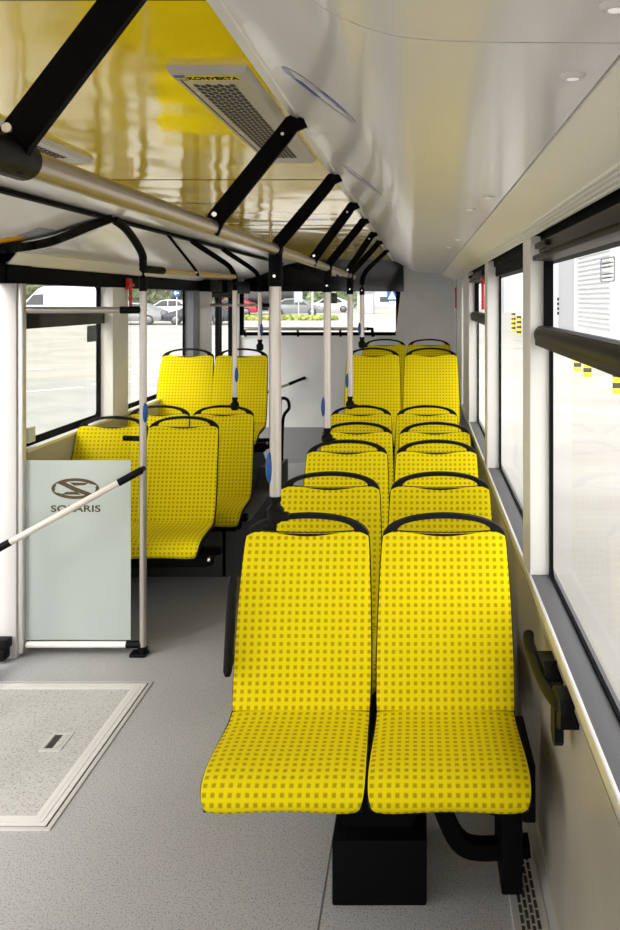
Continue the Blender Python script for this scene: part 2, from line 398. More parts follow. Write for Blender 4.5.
obj('pane', box(BM(), GL+.02, -.22, YB+.04, YB+.045, H-.41, H+.11), M_GLASS, w9)
bm = BM(); box(bm, -1.02, -.94, YB-.01, YB+.0, H-.04, H+.08, .003); obj('square_sticker', bm, M_GREENS, w9)
tr = thing('window_rail', 'thin guard rail across the rear window just above the grey panel', 'rail', (-1.2, YB-.1, H-.35))
bm = BM(); tube(bm, [(-1.98, YB-.08, H-.325), (-.60, YB-.08, H-.325)], .019); obj('rail_tube', bm, M_STEEL, tr)
bm = BM(); tube(bm, [(-.60, YB-.08, H-.325), (-.54, YB-.08, H-.325), (-.53, YB-.05, H-.41)], .02); tube(bm, [(-1.98, YB-.05, H-.375), (-.28, YB-.05, H-.375)], .013)
for x in (-1.98, -1.38, -.9): tube(bm, [(x, YB-.08, H-.325), (x, YB-.03, H-.41)], .013, 8)
obj('rail_bracket', bm, M_BLKM, tr)

# small signs inside the rear head panel (dark ventilation slots)
bm = BM()
for k in range(3): box(bm, -1.02+k*.1, -.95+k*.1, YB-.024, YB-.02, H+.27, H+.31, .004)
obj('head_panel_vent', bm, M_VENT, wb)

# ------------------------------------------------------------------ podiums
pod = struct('podium_left', BM(), M_DFLOOR) if False else None
bm = BM(); prism(bm, [(5.88, 0), (5.88, .36), (6.25, .38), (6.45, .60), (6.85, .72), (7.2, .66), (7.45, .48), (7.6, .46), (7.6, 0)], 'YZ', XL, -1.30)
prism(bm, [(5.88, 0), (5.88, .37), (6.9, .37), (7.1, .50), (7.6, .48), (7.6, 0)], 'YZ', -1.32, -1.14)
struct('trim_22', bm, M_DFLOOR)
bm = BM(); box(bm, -.60, .40, 6.35, YB-.02, 0, .35, .01); struct('trim_23', bm, M_DFLOOR)

# ------------------------------------------------------------------ seats
SEAT_PROF = [(2.415, .442, .200), (2.402, .458, .214), (2.408, .487, .2225), (2.430, .512, .2255), (2.47, .528, .2255), (2.53, .535, .224), (2.60, .536, .222), (2.68, .536, .2195), (2.75, .538, .218), (2.80, .548, .2175)]
BACK_PROF = [(2.792, .546, .2175), (2.808, .580, .2195), (2.832, .66, .2205), (2.856, .75, .2195), (2.880, .84, .217), (2.905, .92, .214), (2.930, .99, .2105), (2.950, 1.035, .2075), (2.960, 1.058, .204), (2.966, 1.070, .196)]
Y0 = 2.80
def curve3(pts, k=3):
    return smooth_path([Vector(p) for p in pts], k)
def pad(prof, bulge, thick, nx=16, top_dip=0):
    bm = BM(); uvl = bm.loops.layers.uv.new('fabric')
    P = curve3(prof, 3); rows = []; arc = 0; info = {}
    for i, p in enumerate(P):
        if i: arc += math.hypot(P[i].x-P[i-1].x, P[i].y-P[i-1].y)
        d = P[min(i+1, len(P)-1)]-P[max(i-1, 0)]; t = Vector((0, d.x, d.y)).normalized()
        nrm = Vector((0, -t.z, t.y))            # towards the sitter
        row = []
        for j in range(nx+1):
            s = -1+2*j/nx; e = s*abs(s)**.0
            edge = 1-abs(s)**6
            fall = math.exp(-((len(P)-1-i)/1.6))*top_dip if top_dip else 0
            off = bulge(i/(len(P)-1))*(s*s) - .010*(1-edge)
            v = bm.verts.new(Vector((p.z*s, p.x-Y0, p.y))+nrm*off-Vector((0, 0, 1))*fall*(1-s*s))
            info[v] = (p.z*s, arc); row.append(v)
        rows.append(row)
    for i in range(len(rows)-1):
        for j in range(nx):
            bm.faces.new((rows[i][j], rows[i][j+1], rows[i+1][j+1], rows[i+1][j]))
    for f in bm.faces:
        for l in f.loops: l[uvl].uv = info[l.vert]
    # thickness
    bmesh.ops.recalc_face_normals(bm, faces=bm.faces)
    g = bmesh.ops.extrude_face_region(bm, geom=list(bm.faces))
    nv = [v for v in g['geom'] if isinstance(v, bmesh.types.BMVert)]
    for v in nv: v.co += Vector((0, thick*.9, -thick*.5))
    bmesh.ops.recalc_face_normals(bm, faces=bm.faces)
    return bm
def shell():
    bm = BM(); P = curve3(SEAT_PROF[1:]+BACK_PROF[1:-1], 2); rows = []
    for i, p in enumerate(P):
        d = P[min(i+1, len(P)-1)]-P[max(i-1, 0)]; t = Vector((0, d.x, d.y)).normalized(); nrm = Vector((0, -t.z, t.y))
        hw = p.z+.004
        rows.append([bm.verts.new(Vector((hw*s, p.x-Y0, p.y))-nrm*(.016+dd)) for s, dd in ((-1, -.006), (-.8, .008), (-.3, .012), (.3, .012), (.8, .008), (1, -.006))])
    for i in range(len(rows)-1):
        for j in range(5): bm.faces.new((rows[i][j], rows[i][j+1], rows[i+1][j+1], rows[i+1][j]))
    bmesh.ops.recalc_face_normals(bm, faces=bm.faces)
    g = bmesh.ops.extrude_face_region(bm, geom=list(bm.faces))
    for v in [v for v in g['geom'] if isinstance(v, bmesh.types.BMVert)]: v.co += Vector((0, .012, -.022))
    return bm
def handle():
    bm = BM(); n = 24
    outer = []; inner = []
    for i in range(n+1):
        a = math.pi*i/n; c = math.cos(a); s = math.sin(a)
        outer.append((.208*c if i not in (0,) else .208, 1.045+.080*s**.85))
        inner.append((.158*c, 1.068+.042*s**.85))
    for i in range(1, n):
        u = -1+2*i/n
        outer.append((.208*u, 1.0)); inner.append((.158*u, 1.068-.006*(1-u*u)))
    ringprism(bm, outer, inner, 'XZ', .155, .182)
    # lean with the back and round the grip
    for v in bm.verts: v.co.y += (v.co.z-1.04)*.25
    es = [e for e in bm.edges if len(e.link_faces) == 2 and e.calc_face_angle(0) > 1.2]
    bmesh.ops.bevel(bm, geom=es, offset=.006, segments=2, profile=.6, affect='EDGES')
    return bm
def make_seat():
    t = thing('bus_seat', '', 'seat')
    obj('seat_cushion', pad(SEAT_PROF, lambda k: .012*(1-k), .014), M_FAB, t, 60)
    obj('backrest_cushion', pad(BACK_PROF, lambda k: .010, .016, top_dip=.007), M_FAB, t, 60)
    obj('seat_shell', shell(), M_BLK, t, 50)
    obj('grab_handle', handle(), M_BLK, t, 50)
    bm = BM()
    box(bm, -.16, .16, -.34, -.02, .425, .485, .01)
    obj('under_frame', bm, M_BLKM, t)
    return t
seat0 = make_seat(); used = False
def put_seat(x, ytop, z, label, group):
    global used
    o = seat0 if not used else copy_tree(seat0); used = True
    o.location = (x, ytop-.175, z); o['label'] = label; o['category'] = 'seat'; o['group'] = group
    return o
ordn = ['nearest', 'second', 'third', 'fourth', 'fifth']
rows_r = [(2.98, -.379, .081, 0), (3.70, -.376, .084, 0), (4.55, -.376, .085, 0), (5.22, -.372, .088, 0), (6.05, -.405, .048, 0), (7.02, -.372, .088, .345), (8.60, -.345, .088, .345)]
put_seat(rows_r[0][1], rows_r[0][0], 0, 'large yellow dotted seat in the foreground, on the aisle side beside the armrest', 'seats along the right windows')
put_seat(rows_r[0][2], rows_r[0][0], 0, 'large yellow dotted seat in the foreground, against the right wall', 'seats along the right windows')
for k, nm in ((1, 'second'), (2, 'third'), (3, 'fourth'), (4, 'fifth')):
    put_seat(rows_r[k][1], rows_r[k][0], 0, 'yellow dotted aisle seat in the %s row back of the right-hand block' % nm, 'seats along the right windows')
    put_seat(rows_r[k][2], rows_r[k][0], 0, 'yellow dotted window-side seat in the %s row back of the right-hand block' % nm, 'seats along the right windows')
put_seat(rows_r[5][1], rows_r[5][0], rows_r[5][3], 'raised yellow seat on the right podium, aisle side, full tall back visible', 'seats along the right windows')
put_seat(rows_r[5][2], rows_r[5][0], rows_r[5][3], 'raised yellow seat on the right podium, window side, full tall back visible', 'seats along the right windows')
put_seat(rows_r[6][1], rows_r[6][0], rows_r[6][3], 'rearmost yellow seat before the back wall, aisle side, only its top showing', 'seats along the right windows')
put_seat(rows_r[6][2], rows_r[6][0], rows_r[6][3], 'rearmost yellow seat before the back wall, window side, only its top showing', 'seats along the right windows')
gl = 'seats along the left windows'
put_seat(-1.840, 5.28, .027, 'yellow window seat seen through the clear glass of the frosted partition', gl)
put_seat(-1.415, 5.28, .027, 'front yellow aisle seat of the left block, just right of the partition pole', gl)
put_seat(-1.79, 6.05, .0, 'yellow window seat of the left block, half hidden in the middle row', gl)
put_seat(-1.35, 6.05, .0, 'yellow aisle seat of the left block in the middle row, pole clamped on top', gl)
put_seat(-1.87, 7.10, .335, 'raised yellow seat on the left podium, by the window', gl)
put_seat(-1.436, 7.10, .335, 'raised yellow seat on the left podium, on the aisle', gl)

# pedestals
def pedestal(yc, xa, xb, z, label, base=True):
    t = thing('seat_pedestal', label, 'seat base', ((xa+xb)/2, yc, z), 'black seat pedestals')
    m = (xa+xb)/2; y = yc-.175
    bm = BM(); box(bm, xa-.19, xb+.22, y-.26, y-.20, z+.385, z+.43, .006); box(bm, xa-.19, xb+.22, y-.06, y+.0, z+.385, z+.43, .006); obj('cross_beam', bm, M_BLKM, t)
    if base:
        bm = BM(); box(bm, m-.12, m+.17, y-.12, y+.28, z+0, z+.20, .008); obj('base_box', bm, M_BLKM, t)
        bm = BM(); prism(bm, [(m-.105, z+.19), (m-.08, z+.40), (m+.20, z+.40), (m+.12, z+.19)], 'XZ', y-.05, y+.20); obj('column', bm, M_BLKM, t)
        bm = BM(); sweep(bm, smooth_path([(m+.16, y+.02, z+.385), (m+.22, y+.02, z+.22), (m+.27, y+.02, z+.12), (m+.34, y+.02, z+.09), (m+.50, y+.02, z+.10)]), rect(.05, .055), Vector((0, 1, 0))); obj('curved_brace', bm, M_BLKM, t)
        bm = BM(); sweep(bm, smooth_path([(m+.24, y+.03, z+.34), (m+.34, y+.03, z+.24), (m+.50, y+.03, z+.20)]), rect(.04, .05), Vector((0, 1, 0))); obj('curved_brace', bm, M_BLKM, t)
        bm = BM(); box(bm, xb+.17, xb+.235, y-.10, y+.16, z+.02, z+.40, .006); box(bm, xb+.225, xb+.262, y-.2, y+.12, z+.30, z+.47, .006); obj('wall_bracket', bm, M_BLKM, t)
    return t
for (yt, xa, xb, z), nm in zip(rows_r, ('nearest pair of yellow seats', 'second pair of right-hand seats', 'third pair of right-hand seats', 'fourth pair of right-hand seats', 'fifth pair of right-hand seats', 'raised pair of right-hand seats', 'rearmost pair of right-hand seats')):
    pedestal(yt, xa, xb, z+(.005 if z else 0), 'black steel pedestal under the '+nm)
for yt, z, nm in ((5.28, 0, 'front pair of left-hand seats'), (6.05, 0, 'middle pair of left-hand seats'), (7.10, .335, 'raised pair of left-hand seats')):
    t = pedestal(yt, -1.80, -1.365, z, 'black steel carrier under the '+nm, False)
    bm = BM(); box(bm, -1.95, -1.2, yt-.32, yt-.1, z+.34, z+.40, .01); obj('carrier_tray', bm, M_BLKM, t)
    if z == 0:
        bm = BM(); box(bm, XL+.012, -1.95, yt-.5, yt, .30, .42, .01); obj('wall_bracket', bm, M_BLKM, t)
    for dx in (0,): 
        bm = BM(); tube(bm, [(-1.152, yt-.50, z+.44), (-1.140, yt-.50, z+.44)], .012); obj('end_cap', bm, M_SCREW, t)

# armrest, folded up
ta = thing('armrest', 'black folded-up armrest on the aisle side of the foreground seat', 'armrest', (-.605, 2.83, .66))
bm = BM(); sweep(bm, [(-.612, 2.80, .655), (-.612, 2.80, .668), (-.611, 2.81, .70), (-.606, 2.84, .93), (-.605, 2.845, .95), (-.605, 2.845, .962)], circ(.016, 12, .022), Vector((0, 1, 0)), radii=[.6, .9, 1, 1, .9, .6]); obj('arm_pad', bm, M_BLK, ta)
bm = BM(); tube(bm, [(-.61, 2.86, .68), (-.58, 2.92, .68)], .012); obj('hinge', bm, M_BLKM, ta)
# wall grab handle on the right
th = thing('grab_bar', 'black moulded grab handle on the right wall below the window', 'handle', (.36, 2.5, .80))
bm = BM(); tube(bm, smooth_path([(.345, 2.80, .785), (.340, 2.74, .78), (.341, 2.6, .777), (.347, 2.42, .785), (.356, 2.30, .80), (.37, 2.24, .805)]), .017, 14, radii=None); obj('grip', bm, M_BLK, th)
bm = BM()
prism(bm, [(2.66, .79), (2.58, .80), (2.50, .825), (2.45, .81), (2.44, .79), (2.48, .76), (2.56, .765), (2.63, .775)], 'YZ', .350, .40); obj('mount', bm, M_BLK, th)
bm = BM(); prism(bm, [(2.36, .79), (2.33, .83), (2.28, .845), (2.22, .84), (2.20, .81), (2.21, .77), (2.26, .75), (2.32, .76)], 'YZ', .352, .40); obj('mount', bm, M_BLK, th)
bm = BM(); prism(bm, [(2.345, .80), (2.275, .80), (2.275, .705), (2.29, .69), (2.32, .69), (2.345, .71)], 'YZ', .348, .372); obj('release_tab', bm, M_BLK, th)

# ------------------------------------------------------------------ right-hand ceiling rail, brackets and poles
RX, RZ = -.487, H+.170
rail = thing('ceiling_rail', 'long satin steel overhead rail hung from the yellow ceiling along the aisle', 'handrail', (RX, 3.5, RZ))
bm = BM(); tube(bm, [(RX, 1.06, RZ), (RX, 6.45, RZ)], .0185, 18); obj('rail_tube', bm, M_RAIL, rail)
bm = BM(); lathe(bm, [(.020, .80), (.024, .82), (.024, 1.08), (.019, 1.09)], (RX, 0, RZ), 'Y'); obj('end_sleeve', bm, M_BLK, rail)
def flatbar(bm, pts, wd=.040, th=.012): return sweep(bm, pts, rect(wd, th), Vector((1, 0, -.6)).normalized())
def screw(bm, p, r=.006): return lathe(bm, [(r, 0), (r, .004), (r*.5, .006)], p, 'Y', 10)
TX, TZ = -.292, H+.440
def bracket(bm, y0, y1, down=None):
    d = Vector((TX-RX, y1-y0, TZ-RZ)); pts = []
    if down: pts += [(RX+.0, y0, down), (RX, y0, RZ-.02), (RX+.008, y0, RZ+.015), (RX+.03, y0+.01, RZ+.05)]
    else: pts += [(RX-.005, y0, RZ-.012), (RX+.01, y0, RZ+.02)]
    pts += [(TX-.035, y1-.01, TZ-.045), (TX-.018, y1, TZ-.018), (TX+.012, y1, TZ-.004)]
    ps = [Vector(p) for p in pts]
    sweep(bm, ps, rect(.042, .013), Vector((0, 1, 0)))
    return bm
for y0, y1 in ((1.04, 1.06), (2.06, 2.12), (3.97, 3.98), (5.80, 5.70)):
    bm = bracket(BM(), y0, y1); b = obj('hanger_bracket', bm, M_BLKM, rail)
    obj('screw', screw(BM(), (RX+.012, y0-.030, RZ+.028)), M_SCREW, b); obj('screw', screw(BM(), (TX-.035, y1-.030, TZ-.045), .004), M_SCREW, b)
def button(bm, x, y, z, s=1): 
    bmesh.ops.create_uvsphere(bm, u_segments=16, v_segments=10, radius=1, matrix=Matrix.Translation((x, y, z)) @ Matrix.Diagonal((.014*s, .012*s, .052*s, 1))); return bm
def pole_right(y, y1, zb, zt, zbtn, label, r=.0195, ztop_blk=None):
    t = thing('grab_pole', label, 'pole', (RX, y, zb), 'poles clamped on the right-hand seats')
    x = RX if y < 6.5 else -.463
    bm = BM(); tube(bm, [(x, y, zb+.05), (x, y, zt)], r, 18); obj('pole_tube', bm, M_STEEL, t)
    bm = BM()
    if y < 6.5: 
        lathe(bm, [(r+.003, 0), (r+.004, .004), (r+.004, RZ-zt+.0)], (x, y, zt-.005), 'Z')
        lathe(bm, [(.0225, -.03), (.024, -.025), (.024, .025), (.0225, .03)], (RX, y, RZ), 'Y')
        bracket(bm, y, y1)
    else:
        tube(bm, smooth_path([(x, y, zt-.005), (x, y, H+.15), (x+.012, y, H+.19), (x+.045, y, H+.245), (TX-.03, y1, TZ-.04), (TX+.005, y1, TZ-.006)]), .02, 12)
    b = obj('top_fitting', bm, M_BLKM, t)
    bm = BM(); screw(bm, (x, y-r-.008, zt+.03), .005); obj('screw', bm, M_SCREW, b)
    bm = BM(); lathe(bm, [(.016, -.035), (.028, -.025), (.030, .01), (.020, .022), (.016, .032), (.020, .040), (.020, .055)], (x, y, zb)); box(bm, x-.005, x+.045, y-.02, y+.02, zb-.028, zb+.0, .008); obj('seat_clamp', bm, M_BLK, t)
    bm = button(BM(), x-.018, y-.008, zbtn); obj('stop_button', bm, M_BLUE, t)
pole_right(2.965, 3.08, 1.135, H+.05, H-.563, 'thick steel pole rising from the foreground aisle seat, blue button on it')
pole_right(4.62, 4.75, 1.125, H+.045, H-.56, 'steel pole clamped on the third aisle seat of the right block')
pole_right(6.13, 6.50, 1.125, H+.045, H-.56, 'steel pole clamped on the fifth aisle seat of the right block')
pole_right(7.03, 7.70, 1.50, H+.045, H-.23, 'short steel pole clamped on the raised right-hand aisle seat', .018)

# ------------------------------------------------------------------ left-hand rail, poles, partition
lr = thing('ceiling_rail', 'short beige overhead rail between the two left-hand poles', 'handrail', (-1.35, 5.2, H+.16))
bm = BM(); tube(bm, [(-1.43, 4.76, H+.160), (-1.277, 6.05, H+.160)], .016); obj('rail_tube', bm, mat('champagne rail', (.62, .50, .26), .35, metal=.5), lr)
bm = BM(); tube(bm, [(-1.443, 4.6, H+.162), (-1.41, 4.82, H+.161)], .021); obj('end_sleeve', bm, M_BLK, lr)
bm = BM(); sweep(bm, [(-1.335, 5.30, H+.145), (-1.35, 5.30, H+.18), (-1.49, 5.25, H+.372), (-1.505, 5.25, H+.386)], rect(.012, .03), Vector((0, 1, 0))); b = obj('hanger_bracket', bm, M_BLKM, lr)
bm = screw(BM(), (-1.342, 5.28, H+.165)); obj('screw', bm, M_SCREW, b)
tp = thing('partition_pole', 'full-height steel pole standing on the floor at the end of the glass partition', 'pole', (-1.443, 4.586, 0))
bm = BM(); tube(bm, [(-1.443, 4.586, .01), (-1.443, 4.586, H+.052)], .0185, 18); obj('pole_tube', bm, M_STEEL, tp)
bm = BM(); tube(bm, smooth_path([(-1.443, 4.586, H+.045), (-1.443, 4.586, H+.19), (-1.447, 4.58, H+.24), (-1.462, 4.52, H+.30), (-1.48, 4.42, H+.36), (-1.50, 4.30, H+.395)]), .021, 14); obj('top_fitting', bm, M_BLK, tp)
bm = BM(); box(bm, -1.505, -1.42, 4.545, 4.62, 0, .018, .007); lathe(bm, [(.024, 0), (.024, .03), (.019, .034)], (-1.443, 4.586, .012)); obj('floor_foot', bm, M_BLK, tp)
bm = button(BM(), -1.425, 4.565, H-.585, 1); obj('stop_button', bm, M_BLUE, tp)
bm = BM(); tube(bm, [(-1.555, 4.62, H-.725), (-1.443, 4.6, H-.725)], .014); obj('side_grip', bm, M_BLK, tp)
def pole_left(x, y, zb, zbtn, xt, yt, label):
    t = thing('grab_pole', label, 'pole', (x, y, zb), 'poles clamped on the left-hand seats')
    bm = BM(); tube(bm, [(x, y, zb+.05), (x, y, H+.075)], .0175, 16); obj('pole_tube', bm, M_STEEL, t)
    bm = BM(); tube(bm, smooth_path([(x, y, H+.065), (x, y, H+.15), (x-.015, y, H+.195), (x-.06, y-.01, H+.25), (xt+.03, yt, H+.365), (xt, yt, H+.39)]), .0185, 12); obj('top_fitting', bm, M_BLKM, t)
    bm = BM(); lathe(bm, [(.016, -.035), (.028, -.025), (.030, .01), (.020, .022), (.016, .032), (.020, .040), (.020, .055)], (x, y, zb)); obj('seat_clamp', bm, M_BLK, t)
    bm = button(BM(), x+.014, y-.012, zbtn); obj('stop_button', bm, M_BLUE, t)
pole_left(-1.277, 6.07, 1.125, H-.515, -1.5, 5.8, 'steel pole clamped on the middle-row aisle seat of the left block')
pole_left(-1.295, 7.12, 1.475, H-.24, -1.5, 6.7, 'short steel pole clamped on the raised left-hand aisle seat')
# glass partition
pt = thing('glass_partition', 'glass partition with frosted lower half beside the door post', 'partition', (-1.8, 4.59, 0))
px0, px1 = -2.055, -1.507
bm = BM(); box(bm, px0, px1, 4.588, 4.592, .08, H-.07); obj('clear_pane', bm, M_CLEAR, pt)
bm = BM(); box(bm, px0, px1, 4.583, 4.586, .08, H-.835); obj('frosted_film', bm, M_FROST, pt)
bm = BM(); tube(bm, [(-2.05, 4.586, H-.052), (-1.56, 4.586, H-.052)], .017); obj('top_rail', bm, M_STEEL, pt)
bm = BM(); tube(bm, [(-1.56, 4.586, H-.052), (-1.452, 4.586, H-.052)], .0195); obj('rail_sleeve', bm, M_BLK, pt); bm = BM(); tube(bm, [(-1.53, 4.586, .055), (-1.452, 4.586, .055)], .019); obj('rail_sleeve', bm, M_BLK, pt)
bm = BM(); tube(bm, [(-2.05, 4.586, .055), (-1.52, 4.586, .055)], .017); obj('bottom_rail', bm, mat('white enamel rail', (.8, .78, .75), .3), pt)
# emblem and lettering in the film
lg = BM(); cx, cz, rx, rz = -1.795, H-.982, .124, .054
def ell(rx, rz, n=40, ox=0, oz=0): return [(cx+ox+rx*math.cos(2*math.pi*i/n), cz+oz+rz*math.sin(2*math.pi*i/n)) for i in range(n)]
def arcband(bm, a0, a1, ro, ri, n=20):
    pts = []
    for i in range(n+1):
        a = math.radians(a0+(a1-a0)*i/n); pts.append((cx+ro[0]*math.cos(a), cz+ro[1]*math.sin(a)))
    for i in range(n, -1, -1):
        a = math.radians(a0+(a1-a0)*i/n); k = min(1, math.sin(math.pi*i/n)*1.6+.15)
        pts.append((cx+(ro[0]-(ro[0]-ri[0])*k)*math.cos(a), cz+(ro[1]-(ro[1]-ri[1])*k)*math.sin(a)))
    prism(bm, pts, 'XZ', 4.5812, 4.5828)
arcband(lg, 15, 152, (rx, rz), (rx*.80, rz*.72)); arcband(lg, 195, 332, (rx, rz), (rx*.80, rz*.72))
arcband(lg, 150, 200, (rx, rz), (rx*.86, rz*.86)); arcband(lg, -30, 20, (rx, rz), (rx*.86, rz*.86))
prism(lg, [(cx-.095, cz+.030), (cx-.055, cz+.034), (cx+.005, cz+.006), (cx+.10, cz-.030), (cx+.06, cz-.036), (cx-.01, cz-.012)], 'XZ', 4.5812, 4.5828)
prism(lg, [(cx-.03, cz+.032), (cx+.07, cz+.030), (cx+.05, cz+.018), (cx-.005, cz+.016)], 'XZ', 4.5812, 4.5828)
prism(lg, [(cx+.03, cz-.032), (cx-.07, cz-.030), (cx-.05, cz-.018), (cx+.005, cz-.016)], 'XZ', 4.5812, 4.5828)
obj('emblem', lg, M_INK, pt, 0)
text('SOLARIS', .047, M_INK, Matrix.Translation((cx+.002, 4.582, H-1.088)) @ Matrix.Rotation(math.pi/2, 4, 'X'), 'lettering', pt, 1.42, .0006, 1.05)
# door post, hinge block, diagonal rail
dp = thing('door_post', 'broad white enamelled post at the far left edge by the door', 'post', (-2.1, 4.5, 0))
obj('post_body', box(BM(), -2.2, -2.082, 4.535, 4.60, 0.0, H+.115, .008), mat('off-white post enamel', (.50, .485, .475), .4), dp)
obj('post_edge', box(BM(), -2.082, -2.056, 4.55, 4.60, .02, H+.113, .006), M_ALU, dp)
bm = BM(); box(bm, -2.2, -2.11, 4.46, 4.534, .015, .075, .01); box(bm, -2.19, -2.10, 4.47, 4.534, .07, .12, .006); obj('hinge_block', bm, M_BLK, dp)
dr = thing('door_handrail', 'slanting steel handrail with black ends crossing in front of the frosted glass', 'handrail', (-1.7, 4.45, .8))
pA, pB = Vector((-2.06, 4.33, H-1.215)), Vector((-1.432, 4.52, H-.875))
bm = BM(); tube(bm, [pA.lerp(pB, .04), pA.lerp(pB, .84)], .0165); obj('rail_tube', bm, mat('pale enamel rail', (.60, .54, .49), .3), dr)
bm = BM(); tube(bm, [pA.lerp(pB, -.02), pA.lerp(pB, .06)], .0185); obj('end_sleeve', bm, M_BLK, dr); bm = BM(); tube(bm, [pA.lerp(pB, .83), pA.lerp(pB, 1.0), pA.lerp(pB, 1.01)], .019, radii=[1, 1, .6]); tube(bm, [pB-Vector((.004, 0, .0)), pB+Vector((-.005, .05, 0))], .014); obj('end_sleeve', bm, M_BLK, dr)
# curved portal arm over the door
pa = thing('curved_light_bow', 'black curved ceiling arm with a pale light strip beside the left door', 'arm', (-1.75, 4.25, H+.3))
ap = smooth_path([(-1.49, 4.26, H+.394), (-1.58, 4.22, H+.352), (-1.70, 4.16, H+.292), (-1.80, 4.08, H+.252), (-1.92, 3.98, H+.228), (-2.04, 3.85, H+.222)], 5)
obj('arm_body', sweep(BM(), ap, rect(.09, .04), Vector((0, 0, 1))), M_BLKG, pa)
obj('light_strip', sweep(BM(), [p+Vector((.010, .022, -.020)) for p in ap[4:17]], rect(.018, .006), Vector((0, 0, 1))), M_WHITEP, pa)
# stickers on the left duct
def left_duct_z(x):
    for (a, za), (b, zb) in zip(pl, pl[1:]):
        if b <= x <= a: return za+(zb-za)*(x-a)/(b-a)
def duct_patch(bm, outer, inner=None):
    ringprism(bm, outer, inner or [(sum(p[0] for p in outer)/len(outer)+.001*math.cos(i), sum(p[1] for p in outer)/len(outer)+.001*math.sin(i)) for i in range(len(outer))], 'XY', -.003, -.001)
    for v in bm.verts:
        if v.co.z < .5: v.co.z += left_duct_z(v.co.x)
    return bm
bm = duct_patch(BM(), [(-1.865+.075*math.cos(a*math.pi/12), 3.98+.10*math.sin(a*math.pi/12)) for a in range(24)])
tag(obj('oval_sticker', bm, M_ORANGE), 'orange oval sticker on the grey duct at the upper left', 'sticker')
bm = duct_patch(BM(), rrect(-1.80, -1.70, 3.93, 4.10, .01), rrect(-1.79, -1.71, 3.95, 4.08, .01))
for k in range(3): duct_patch(bm, rrect(-1.785, -1.715, 3.965+k*.038, 3.985+k*.038, .003))
tag(obj('notice_plate', bm, M_GREYP), 'small grey printed notice on the duct beside the orange oval', 'notice')
# rear crossbar by the rear door with its hidden pole
rc = thing('crossbar', 'thin steel crossbar beside the rear door', 'handrail', (-1.75, 8.6, H-.05))
bm = BM(); tube(bm, [(-2.05, 8.6, H-.05), (-1.53, 8.6, H-.05)], .015); obj('bar_tube', bm, M_STEEL, rc)
bm = BM(); tube(bm, [(-1.55, 8.6, H-.05), (-1.465, 8.6, H-.05)], .019); obj('end_sleeve', bm, M_BLK, rc)
bm = BM(); tube(bm, [(-1.462, 8.6, 0), (-1.462, 8.6, H+.40)], .015); obj('upright', bm, M_STEEL, rc)
# slanted rail and loop on the rear panel
bh = thing('wall_rail', 'short slanting rail with a black tip on the grey rear panel', 'handrail', (-1.45, 9.7, .9))
bm = BM(); tube(bm, [(-1.86, 9.60, H-1.08), (-1.46, 9.86, H-.94)], .015); obj('rail_tube', bm, M_STEEL, bh)
bm = BM(); tube(bm, [(-1.47, 9.855, H-.943), (-1.33, 9.95, H-.89), (-1.31, 9.99, H-.885)], .018); obj('end_sleeve', bm, M_BLK, bh); bm = BM(); tube(bm, [(-1.86, 9.6, H-1.08), (-1.9, 9.99, H-1.1)], .015); obj('end_sleeve', bm, M_BLK, bh)
hl = thing('loop_handle', 'black loop grab handle standing at the rear of the left podium', 'handle', (-1.2, 7.45, .9))
bm = BM(); tube(bm, smooth_path([(-1.17, 7.35, .88), (-1.17, 7.36, .98), (-1.17, 7.42, 1.02), (-1.13, 7.5, 1.0), (-1.115, 7.5, .93), (-1.15, 7.48, .88), (-1.17, 7.5, .80), (-1.18, 7.5, .48)]), .014); obj('loop', bm, M_BLK, hl)

# ------------------------------------------------------------------ ceiling vents, lamps, emblems
def vent(xc, label, flip=1, brand=False):
    t = thing('ceiling_vent', label, 'vent', (xc, 2.3, CZ), 'aluminium vents in the yellow ceiling')
    y0, y1 = 1.705, 2.84; x0, x1 = xc-.08, xc+.08
    bm = BM(); z = CZ-.016
    A = [(x0, y0), (x1, y0), (x1, y1), (x0, y1)]
    lo = [bm.verts.new((x0+.008, y0+.012, z)), bm.verts.new((x1-.008, y0+.012, z)), bm.verts.new((x1-.008, y1-.012, z)), bm.verts.new((x0+.008, y1-.012, z))]
    up = [bm.verts.new((a, b, CZ)) for a, b in A]
    bm.faces.new(lo); bm.faces.new(up[::-1])
    for i in range(4): bm.faces.new((lo[i], up[i], up[(i+1) % 4], lo[(i+1) % 4]))
    obj('housing', bm, M_VENT, t, 20)
    bm = BM(); ny = 30
    gx0 = xc-.046 if flip > 0 else xc-.04
    for k in range(7):
        for j in range(ny):
            yy = 1.79+j*.031+(k % 2)*.010
            x = gx0+k*.0122
            bm2 = prism(bm, [(x, yy), (x+.009, yy+.004), (x+.009, yy+.022), (x, yy+.018)], 'XY', z-.0015, z+.0005)
    obj('grille_slots', bm, M_DARKG, t, 0)
    bm = BM(); box(bm, x0+.016, x0+.019, 1.76, 2.80, z-.001, z); 
    obj('seam_line', bm, M_DARKG, t, 0)
    [obj('screw', lathe(BM(), [(.003, 0), (.005, .0025), (.005, .004)], (x0+.026, yy, z-.003), 'Z', 10), M_SCREW, t) for yy in (1.86, 2.30, 2.72)]
    if brand:
        obj('brand_plate', box(BM(), xc-.048, xc+.058, 1.722, 1.754, z-.0012, z+.0004), M_YLAB, t, 0)
        obj('brand_badge', box(BM(), xc-.068, xc-.046, 1.720, 1.756, z-.0014, z+.0004), M_NAVY, t, 0)
        bm = BM(); [lathe(bm, [(.0042, 0), (.0042, .0008)], (xc-.062+.010*k, 1.738, z-.0022), 'Z', 14) for k in (0, 1)]; obj('badge_dots', bm, M_YLAB, t, 0)
        text('KONVEKTA', .030, M_BLKM, Matrix.Translation((xc+.006, 1.738, z-.0018)) @ Matrix.Rotation(math.pi, 4, 'X'), 'lettering', t, .63, .0004)
    return t
